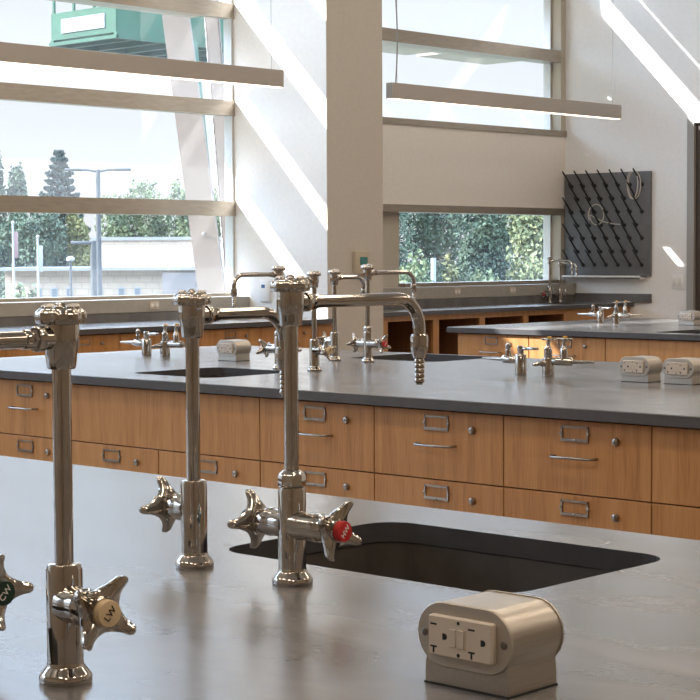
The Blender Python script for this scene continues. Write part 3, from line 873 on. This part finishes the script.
# ------------------------------------------------------------------ wall things
t = thing('peg_rack', 'dark grey drying peg rack with angled black pegs on the far wall', 'drying rack', (-7.985, YW - .001, 1.105))
b = B(); box(b, 0, .752, -.03, 0, 0, .755, .003); obj('board', b, M['pegboard'], t)
W_ = .752
for r in range(7):
    n = 7 if r % 2 == 0 else 6
    z = .66 - r * .0965
    for k in range(n):
        x_ = (.066 + k * .1035) if r % 2 == 0 else (.120 + k * .1035)
        b = B()
        lathe(b, [(.015, 0), (.015, .006), (.010, .012)], 12, Matrix.Translation((x_, -.03, z)) @ Matrix.Rotation(PI / 2, 4, 'X'))
        tube(b, [(x_, -.034, z), (x_, -.148, z + .110)], [.0068, .0052], 10)
        obj('peg', b, M['peg'], t)
b = B(); box(b, .01, .70, -.075, -.0005, -.022, -.008, .002); box(b, .01, .70, -.075, -.07, -.022, .004); obj('drip_tray', b, M['tray'], t, smooth=False)

def loop(label, pts, r=.0045):
    b = B(); tube(b, pts, r, 8); tag(obj('tubing', b, M['tubing']), label, 'tubing')
def px_peg(u, v, off=.075): return (-7.985 + u, YW - off, 1.105 + v)
pts = [px_peg(.655 + .045 * math.sin(a) * (1 + .12 * math.sin(a * .5)), .655 + .10 * math.cos(a), .07 + .004 * a) for a in [k * .35 for k in range(36)]]
loop('coil of clear tubing hung on the top right peg of the rack', pts)
pts = [px_peg(.315 + .065 * math.cos(a), .45 + .075 * math.sin(a), .07 + .003 * a) for a in [R(215) - k * .3 for k in range(24)]]
last = pts[-1]
for k in range(1, 13):
    s = k / 12; pts.append((last[0] + .28 * s, last[1] - .004 * s, last[2] - .075 * s - .02 * math.sin(s * PI)))
loop('loose clear tubing looped over middle pegs and trailing right', pts)

t = thing('wall_outlet', 'double outlet plate low on the far wall between rack and door', 'wall outlet', (-7.016, YW, 1.065))
b = B(); box(b, -.046, .046, -.006, 0, -.05, .05, .002); obj('cover_plate', b, M['wall'], t)
for s in (-1, 1):
    b = B(); box(b, s * .023 - .013, s * .023 + .013, -.008, -.005, -.028, .028, .001); obj('receptacle', b, M['outlet_pl'], t)

t = thing('thermostat', 'beige wall thermostat with teal screen on the pier', 'thermostat', (XP, 7.518, 1.224))
b = B(); box(b, 0, .026, -.057, .057, -.066, .066, .004); obj('case', b, M['thermo'], t)
b = B(); box(b, .024, .028, -.022, .040, -.011, .033, .001); obj('screen', b, M['teal'], t, smooth=False)

t = thing('light_switch', 'white wall switch with small blue display on the white pier side', 'switch', (-7.452, YS, 1.062))
b = B(); box(b, -.042, .042, -.014, 0, -.062, .062, .004); obj('cover_plate', b, M['switch'], t)
b = B(); box(b, -.022, .006, -.016, -.012, .018, .038, .001); obj('display', b, M['switch_blue'], t, smooth=False)

def race_outlet(label, x, y, z):
    t = thing('raceway_outlet', label, 'wall outlet', (x, y, z), 0, 'small outlets set in the window sill raceway')
    b = B(); box(b, 0, .004, -.034, .034, -.021, .021, .001); obj('cover_plate', b, M['outlet'], t)
    for s in (-1, 1):
        b = B(); lathe(b, [(.011, .003), (.011, .006), (.009, .0065)], 16, Matrix.Translation((0, s * .016, 0)) @ Matrix.Rotation(PI / 2, 4, 'Y')); obj('receptacle', b, M['outlet_pl'], t)
race_outlet('pale outlet in the sill under the big left window', -7.585, 6.52, .995)
race_outlet('pale outlet in the sill under the low window, left one', -7.90, 9.53, 1.012)
race_outlet('pale outlet in the sill under the low window, right one', -7.90, 10.15, 1.012)

# ------------------------------------------------------------------ outside
CAMP = Vector((0, 0, 1.269))
yaw, pit, rol, F = .8188, .0530, .0051, 1792.35
fw = Vector((-math.cos(yaw), math.sin(yaw), 0)); rt = Vector((math.sin(yaw), math.cos(yaw), 0)); dn = Vector((0, 0, -1))
fw2 = fw * math.cos(pit) + dn * math.sin(pit); dn2 = dn * math.cos(pit) - fw * math.sin(pit)
cr_, sr_ = math.cos(rol), math.sin(rol)
r2 = rt * cr_ + dn2 * sr_; d2 = dn2 * cr_ - rt * sr_
def at(x, y, D): return CAMP + (r2 * (x - 350) / F + d2 * (y - 350) / F + fw2) * D
GZ = -4.5
struct('ground', box(B(), -200, -8.6, -120, 220, GZ - .5, GZ), M['ground'])

# slanted columns just outside
def slant(label, p_top, p_bot, w, d_, zig):
    t = thing('slanted_column', label, 'column', (0, 0, 0), 0, 'slanted columns outside the left window')
    a, c = Vector(p_top), Vector(p_bot)
    dirv = (c - a) / (c.z - a.z)
    top = a + dirv * (5.6 - a.z); bot = c + dirv * (GZ - c.z)
    b = B(); side = rt; back = Vector((fw.x, fw.y, 0))
    vs = []
    for p in (bot, top):
        for sx, sy in ((-1, -1), (1, -1), (1, 1), (-1, 1)):
            vs.append(b.verts.new(p + side * sx * w / 2 + back * sy * d_ / 2))
    for q in ((0, 1, 5, 4), (1, 2, 6, 5), (2, 3, 7, 6), (3, 0, 4, 7), (3, 2, 1, 0), (4, 5, 6, 7)): b.faces.new([vs[i] for i in q])
    obj('shaft', b, M['column'], t, smooth=False)
    if zig:
        for s in (-1, 1):
            b = B(); n = 260
            for k in range(n):
                p = bot.lerp(top, (k + .5) / n) + side * s * (w / 2 + .008) - back * (d_ / 2 - .02)
                box(b, -.004 - .004 * (k % 2), .004 + .004 * (k % 2), -.006, .006, -.020, .020, 0, 1, Matrix.Translation(p))
            obj('edge_strip', b, M['zigzag'], t, smooth=False)
    else:
        b = B()
        for zz in (1.42,):
            p = a + dirv * (zz - a.z) - back * d_ / 2
            lathe(b, [(.014, 0), (.014, .01), (.008, .014)], 12, axis_mtx(p, -back))
        obj('bolt', b, M['zigzag'], t)
slant('broad pale slanted column outside the left window', at(184.5, 80, 12.6), at(212.5, 295, 12.6), .185, .16, False)
slant('narrow slanted column with notched edges outside, next to the white pier', at(217, 80, 13.6), at(234, 295, 13.6), .088, .10, True)

# aerial lift
t = thing('aerial_lift', 'green aerial work platform with a white panel hoisted outside the top left window', 'lift')
LD = 30.
pc = at(116, 38, LD); H_ = .56
u = Vector((-1, 0, 0)); v = Vector((0, 1, 0))
def lbox(b, u0, u1, v0, v1, z0, z1): box(b, pc.x - u1, pc.x - u0, pc.y + v0, pc.y + v1, pc.z + z0, pc.z + z1)
LU, LV = 1.75, 4.6
b = B(); lbox(b, 0, LU, 0, LV, .10, H_); obj('platform', b, M['liftgreen'], t, smooth=False)
b = B(); lbox(b, -.03, LU + .03, -.03, .03, 0, .06); lbox(b, -.03, LU + .03, LV - .03, LV + .03, 0, .06)
lbox(b, -.03, .06, 0, LV, 0, .10); lbox(b, LU - .06, LU + .03, 0, LV, 0, .10)
for k in range(7): lbox(b, .1, LU - .1, .35 + k * .62, .45 + k * .62, .0, .10)
obj('deck_beams', b, M['liftgreen'], t, smooth=False)
b = B(); lbox(b, .28, 1.45, -.02, 0, .20, .44); obj('sign_panel', b, M['white_out'], t, smooth=False)
b = B()
for k in range(4): lbox(b, .02 + k * .55, .06 + k * .55, .0, .04, H_, H_ + 1.05)
lbox(b, 0, LU, 0, .04, H_ + 1.0, H_ + 1.05)
for k in range(8): lbox(b, 0, .04, k * .63, .04 + k * .63, H_, H_ + 1.05)
lbox(b, 0, .04, 0, LV, H_ + 1.0, H_ + 1.05)
obj('guard_rail', b, M['liftgreen'], t, smooth=False)
pb = at(190, 52, LD + 1); pe = at(214, 300, LD + 1); pe = pb + (pe - pb) * ((pb.z - GZ - 1.6) / (pb.z - pe.z)); pb.z = pc.z + .05
b = B(); tube(b, [pe, pb], [.17, .13], 10); obj('boom', b, M['liftgreen'], t)
b = B(); box(b, pe.x - 1.1, pe.x + 1.1, pe.y - 1.6, pe.y + 1.6, GZ + .5, GZ + 1.7, .08); obj('chassis', b, M['liftgreen'], t)
for sx in (-1, 1):
    for sy in (-1, 1):
        b = B(); lathe(b, [(.3, -.15), (.45, -.14), (.45, .14), (.3, .15)], 24, Matrix.Translation((pe.x + sx * 1.15, pe.y + sy * 1.1, GZ + .45)) @ Matrix.Rotation(PI / 2, 4, 'Y')); obj('wheel', b, M['rubber'], t)

# building
def bld_frame(px, y, D): 
    p = at(px, y, D); return p
ang = math.atan2(rt.y, rt.x)
t = thing('building', 'pale brick flat-roofed building across the lot behind the left window', 'building', tuple(Vector((at(5, 280, 70).x, at(5, 280, 70).y, GZ))), ang)
k70 = 70 / F
def bx(px): return (px - 5) * k70
zl = at(60, 270.5, 70).z - GZ; zu = at(150, 239.5, 70).z - GZ
b = B(); box(b, 0, bx(168), 0, 12, 0, zl); obj('wall', b, M['brick'], t, smooth=False)
b = B(); box(b, bx(78), bx(320), 4, 16, 0, zu); obj('upper_wall', b, M['brick'], t, smooth=False)
b = B(); box(b, bx(164), bx(205), -.6, 3.9, 0, zl - .1); obj('grey_wing', b, M['brick_grey'], t, smooth=False)
b = B(); box(b, -.15, bx(240), -.7, 4.2, zl, zl + .12); box(b, bx(77), bx(321), 3.9, 16.1, zu, zu + .14); obj('roof_edge', b, M['roof'], t, smooth=False)
for px in (35, 51, 66, 96, 118, 134):
    b = B(); z1 = zl - 17 * k70
    box(b, bx(px), bx(px + 7), -.06, .02, z1 - 1.3, z1); wf = obj('window', b, M['white_out'], t, smooth=False)
    b = B(); box(b, bx(px) + .04, bx(px + 7) - .04, -.08, -.05, z1 - 1.25, z1 - .05); obj('pane', b, M['darkglass'], wf, smooth=False)
b = B(); box(b, bx(81), bx(85), 3.93, 4.02, zl + .2, zl + 10 * k70); obj('door', b, M['darkglass'], t, smooth=False)

# lamp post, small poles, flagpoles
p = at(99.5, 300, 45); t = thing('street_lamp', 'tall grey parking lot lamp post with two arms', 'street lamp', (p.x, p.y, GZ), ang)
k45 = 45 / F; zt_ = at(99.5, 170, 45).z - GZ
b = B(); lathe(b, [(.10, 0), (.055, zt_)], 16); obj('pole', b, M['pole'], t)
for s in (-1, 1):
    b = B(); tube(b, [(0, 0, zt_ - .05), (s * .25, 0, zt_ + .0), (s * .45, 0, zt_ + .0)], .03, 10); box(b, s * .62 - .2, s * .62 + .2, -.12, .12, zt_ - .03, zt_ + .03, .015); obj('lamp_head', b, M['pole'], t)
p = at(94, 300, 40); t = thing('street_lamp', 'shorter thick lamp post with one arm to the left', 'street lamp', (p.x, p.y, GZ), ang)
z2 = at(94, 241, 40).z - GZ
b = B(); lathe(b, [(.07, 0), (.07, z2)], 14); obj('pole', b, M['pole'], t)
b = B(); box(b, -.5, 0, -.06, .06, z2 - .08, z2, .02); obj('lamp_head', b, M['pole'], t)
p = at(71, 300, 55); t = thing('street_lamp', 'slim low lamp post in front of the pale brick building', 'street lamp', (p.x, p.y, GZ), ang)
z2 = at(71, 262, 55).z - GZ
b = B(); lathe(b, [(.04, 0), (.04, z2)], 10); obj('pole', b, M['pole'], t)
b = B(); lathe(b, [(.05, z2), (.13, z2 + .05), (.13, z2 + .12), (.04, z2 + .18)], 12); obj('lamp_head', b, M['white_out'], t)
for px, ytop, lab in ((14, 224, 'white flagpole with limp flag at far left, taller'), (38.5, 238, 'white flagpole right of the taller one at far left')):
    p = at(px, 300, 58); t = thing('flagpole', lab, 'flagpole', (p.x, p.y, GZ), ang, 'flagpoles by the brick building')
    z2 = at(px, ytop, 58).z - GZ
    b = B(); lathe(b, [(.06, 0), (.035, z2)], 10); lathe(b, [(.05, z2), (.06, z2 + .05), (.02, z2 + .1)], 8); obj('pole', b, M['white_out'], t)
    b = B(); box(b, .03, .16, -.015, .015, z2 - 1.1, z2 - .25, .01); obj('flag', b, M['flag'] if px < 20 else M['white_out'], t)
p = at(433.5, 300, 60); t = thing('flagpole', 'white post standing before the trees in the low window', 'post', (p.x, p.y, GZ), ang)
b = B(); lathe(b, [(.09, 0), (.09, at(433, 258, 60).z - GZ)], 10); obj('pole', b, M['white_out'], t)

# trees
def foliage(seed, rx, rz, zc, n, leaf, shape='round'):
    rr = random.Random(seed); b = B()
    blobs = []
    if shape == 'round':
        for k in range(16):
            a = rr.uniform(0, 2 * PI); q = rr.uniform(0, .62); zz = rr.uniform(-.7, .75)
            blobs.append((Vector((math.cos(a) * q * rx, math.sin(a) * q * rx, zc + zz * rz)), rr.uniform(.32, .55) * rx, rr.uniform(.26, .42) * rz))
    for k in range(n):
        if shape == 'round':
            c, br, bz = blobs[k % len(blobs)]
            d = Vector((rr.gauss(0, 1), rr.gauss(0, 1), rr.gauss(0, 1))).normalized() * rr.uniform(.55, 1.05)
            p = c + Vector((d.x * br, d.y * br, d.z * bz))
        else:                                           # spruce: tiers of boughs
            lay = rr.randrange(24); s_ = ((lay + .5) / 24)
            z = zc + rz - 2 * rz * s_; rmax = rx * s_ ** .78 * (1 + .16 * math.sin(lay * 2.4)) + .1
            na = 8; a = (rr.randrange(na) + lay * .37) * 2 * PI / na + rr.gauss(0, .07); q = rr.random() ** .7
            p = Vector((math.cos(a) * rmax * q, math.sin(a) * rmax * q, z + rr.uniform(-.10, .08) * (1.5 - q) + .30 * rmax * q))
        ax = Vector((rr.gauss(0, 1), rr.gauss(0, 1), rr.gauss(0, .6))).normalized(); w = ax.orthogonal().normalized(); w = (Matrix.Rotation(rr.uniform(0, 6.28), 3, ax) @ w)
        w2 = ax.cross(w); l = leaf * rr.uniform(.6, 1.3)
        vs = [b.verts.new(p + w * l * .55), b.verts.new(p + w2 * l * .3 + ax * l * .1), b.verts.new(p - w * l * .55), b.verts.new(p - w2 * l * .3 + ax * l * .1)]
        b.faces.new(vs)
    return b
def tree(label, px, ytop, D, width_px, m, seed, shape='round', n=9000, leaf=.19, name='tree', group=None):
    p = at(px, 300, D); k = D / F
    zt_ = at(px, ytop, D).z - GZ
    rx = width_px * k / 2
    t = thing(name, label, 'tree', (p.x, p.y, GZ), rnd.uniform(0, 6), group)
    zb = zt_ * (.12 if shape == 'round' else .15)
    b = foliage(seed, rx, (zt_ - zb) / 2, (zt_ + zb) / 2, n, leaf, shape)
    me_ = obj('foliage', b, m, t, smooth=False)
    b = B(); tube(b, [(0, 0, 0), (.05, 0, zt_ * .3), (0, .05, zt_ * .85)], [.16 + rx * .05, .12 + rx * .03, .03], 8); obj('trunk', b, M['bark'], t)
tg = 'trees beyond the lot'
tree('tall dark spruce standing above the other trees at left', 61, 151, 95, 92, M['leaf_spruce'], 1, 'spruce', 9000, .30, 'spruce_tree')
for i, (px, yt, D, w, m_, lab) in enumerate((
    (0, 163, 100, 30, 'leaf_dark', 'thin tree cut by the left edge of the window view'),
    (21, 172, 100, 22, 'leaf_dark', 'slim grey-green tree left of the spruce'),
    (14, 204, 86, 60, 'leaf_dark', 'dense dark tree behind the left flagpole'),
    (47, 202, 85, 62, 'leaf_dark', 'dense dark tree behind the second flagpole'),
    (84, 200, 86, 40, 'leaf_yel', 'yellow-green tree behind the tall lamp post'),
    (118, 183, 92, 56, 'leaf_mid', 'hazy green tree right of the tall lamp post'),
    (152, 176, 92, 64, 'leaf_mid', 'broad green tree above the upper brick roof'),
    (188, 186, 90, 50, 'leaf_mid', 'green tree behind the slanted columns'),
    (222, 190, 92, 50, 'leaf_mid', 'green tree right of the slanted columns'))):
    tree(lab, px, yt, D, w, M[m_], 10 + i, group=tg)
tree('small shrub before the pale brick wall at far left', 26, 278, 62, 26, M['leaf_mid'], 40, n=900, leaf=.3, name='shrub')
for i, (px, yt, D, w, m_, lab) in enumerate((
    (392, 176, 66, 90, 'leaf_dark', 'blue-green tree at the left end of the low window'),
    (440, 170, 68, 100, 'leaf_dark', 'dense blue-green tree left of centre in the low window'),
    (486, 172, 64, 90, 'leaf_dark', 'dense green tree right of centre in the low window'),
    (536, 176, 52, 95, 'leaf_pale', 'paler yellow-green tree at the right end of the low window'),
    (420, 258, 50, 60, 'leaf_mid', 'light green bush at the bottom left of the low window'),
    (452, 250, 54, 26, 'leaf_yel', 'yellowish sapling low in the middle of the low window'),
    (480, 262, 50, 70, 'leaf_mid', 'light green bush low in the middle of the low window'))):
    tree(lab, px, yt, D, w, M[m_], 60 + i, group=tg, n=12000 if yt < 200 else 3500, leaf=.16)

# more trees of the same row, left of the frame
row = [o_ for o_ in bpy.data.objects if o_.get('category') == 'tree' and o_.get('group') == tg][:4]
for k in range(7):
    p = at(-40 - 75 * k, 300, 88 + 4 * (k % 2))
    dup(row[2 + k % 2], (p.x, p.y, GZ), k * 1.3, 'dark tree of the far row beyond the left edge of the view', tg)
# ------------------------------------------------------------------ light
w = bpy.data.worlds.new('World'); SC.world = w; w.use_nodes = True
nt = w.node_tree; N = nt.nodes; L = nt.links
bg = N['Background']
tc = N.new('ShaderNodeTexCoord'); sp = N.new('ShaderNodeSeparateXYZ'); cr = N.new('ShaderNodeValToRGB')
L.new(tc.outputs['Generated'], sp.inputs[0]); L.new(sp.outputs['Z'], cr.inputs['Fac'])
e = cr.color_ramp.elements
e[0].position = 0.; e[0].color = (.30, .31, .325, 1); e[1].position = .45; e[1].color = (2.4, 3.2, 4.3, 1)
k = e.new(.16); k.color = (.30, .32, .345, 1)
L.new(cr.outputs['Color'], bg.inputs['Color']); bg.inputs['Strength'].default_value = 3.0

sun = bpy.data.lights.new('sun', 'SUN'); sun.energy = 15.; sun.angle = R(.5); sun.color = (1., .975, .94)
so = bpy.data.objects.new('sun', sun); C.objects.link(so)
sd = Vector((1., 1.25, -1.03)).normalized()
so.rotation_euler = sd.to_track_quat('-Z', 'Y').to_euler()

def area(name, loc, rot, sx, sy, power, col, portal=False):
    l = bpy.data.lights.new(name, 'AREA'); l.shape = 'RECTANGLE'; l.size = sx; l.size_y = sy; l.energy = power; l.color = col
    if portal: l.cycles.is_portal = True
    o = bpy.data.objects.new(name, l); C.objects.link(o); o.location = loc; o.rotation_euler = rot
    return o
# daylight portals in the two bays (facing into the room, +X)
area('portal_left', (-7.80, (Y0 + YS) / 2, (SILL + ZT) / 2), (0, -PI / 2, 0), ZT - SILL, YS - Y0, 1, (1, 1, 1), True)
area('portal_right', (-8.16, (YP1 + 10.86) / 2, (2.15 + ZT) / 2), (0, -PI / 2, 0), ZT - 2.15, 10.86 - YP1, 1, (1, 1, 1), True)
# recessed ceiling lights of the room, above the frame
i = 0
for cx in (-5.2, -2.6, 0., 2.6):
    for cy in (-1.8, 1.6, 5.0, 8.4):
        t = thing('ceiling_light', 'recessed rectangular ceiling light above the benches', 'ceiling light', (cx, cy, ZC), 0, 'recessed ceiling lights')
        b = B(); box(b, -.62, .62, -.32, .32, -.03, 0); obj('frame', b, M['white'], t, smooth=False)
        b = B(); box(b, -.58, .58, -.28, .28, -.034, -.029); obj('diffuser', b, M['lens'], t, smooth=False)
        area('ceiling_lamp', (cx, cy, ZC - .05), (0, 0, 0), 1.1, .5, 24, (1., .84, .66))
# ------------------------------------------------------------------ camera
cam = bpy.data.cameras.new('camera'); cam.sensor_width = 36.; cam.lens = F / 700 * 36.; cam.clip_end = 600; cam.clip_start = .05
co = bpy.data.objects.new('camera', cam); C.objects.link(co)
mx = Matrix(((r2.x, -d2.x, -fw2.x, CAMP.x), (r2.y, -d2.y, -fw2.y, CAMP.y), (r2.z, -d2.z, -fw2.z, CAMP.z), (0, 0, 0, 1)))
co.matrix_world = mx
SC.camera = co
vs_ = SC.view_settings
vs_.view_transform = 'Standard'; vs_.look = 'None'; vs_.gamma = 1.; vs_.exposure = .08; vs_.use_curve_mapping = False
SC.cycles.use_denoising = True
SC.cycles.max_bounces = 10; SC.cycles.diffuse_bounces = 5; SC.cycles.transparent_max_bounces = 12
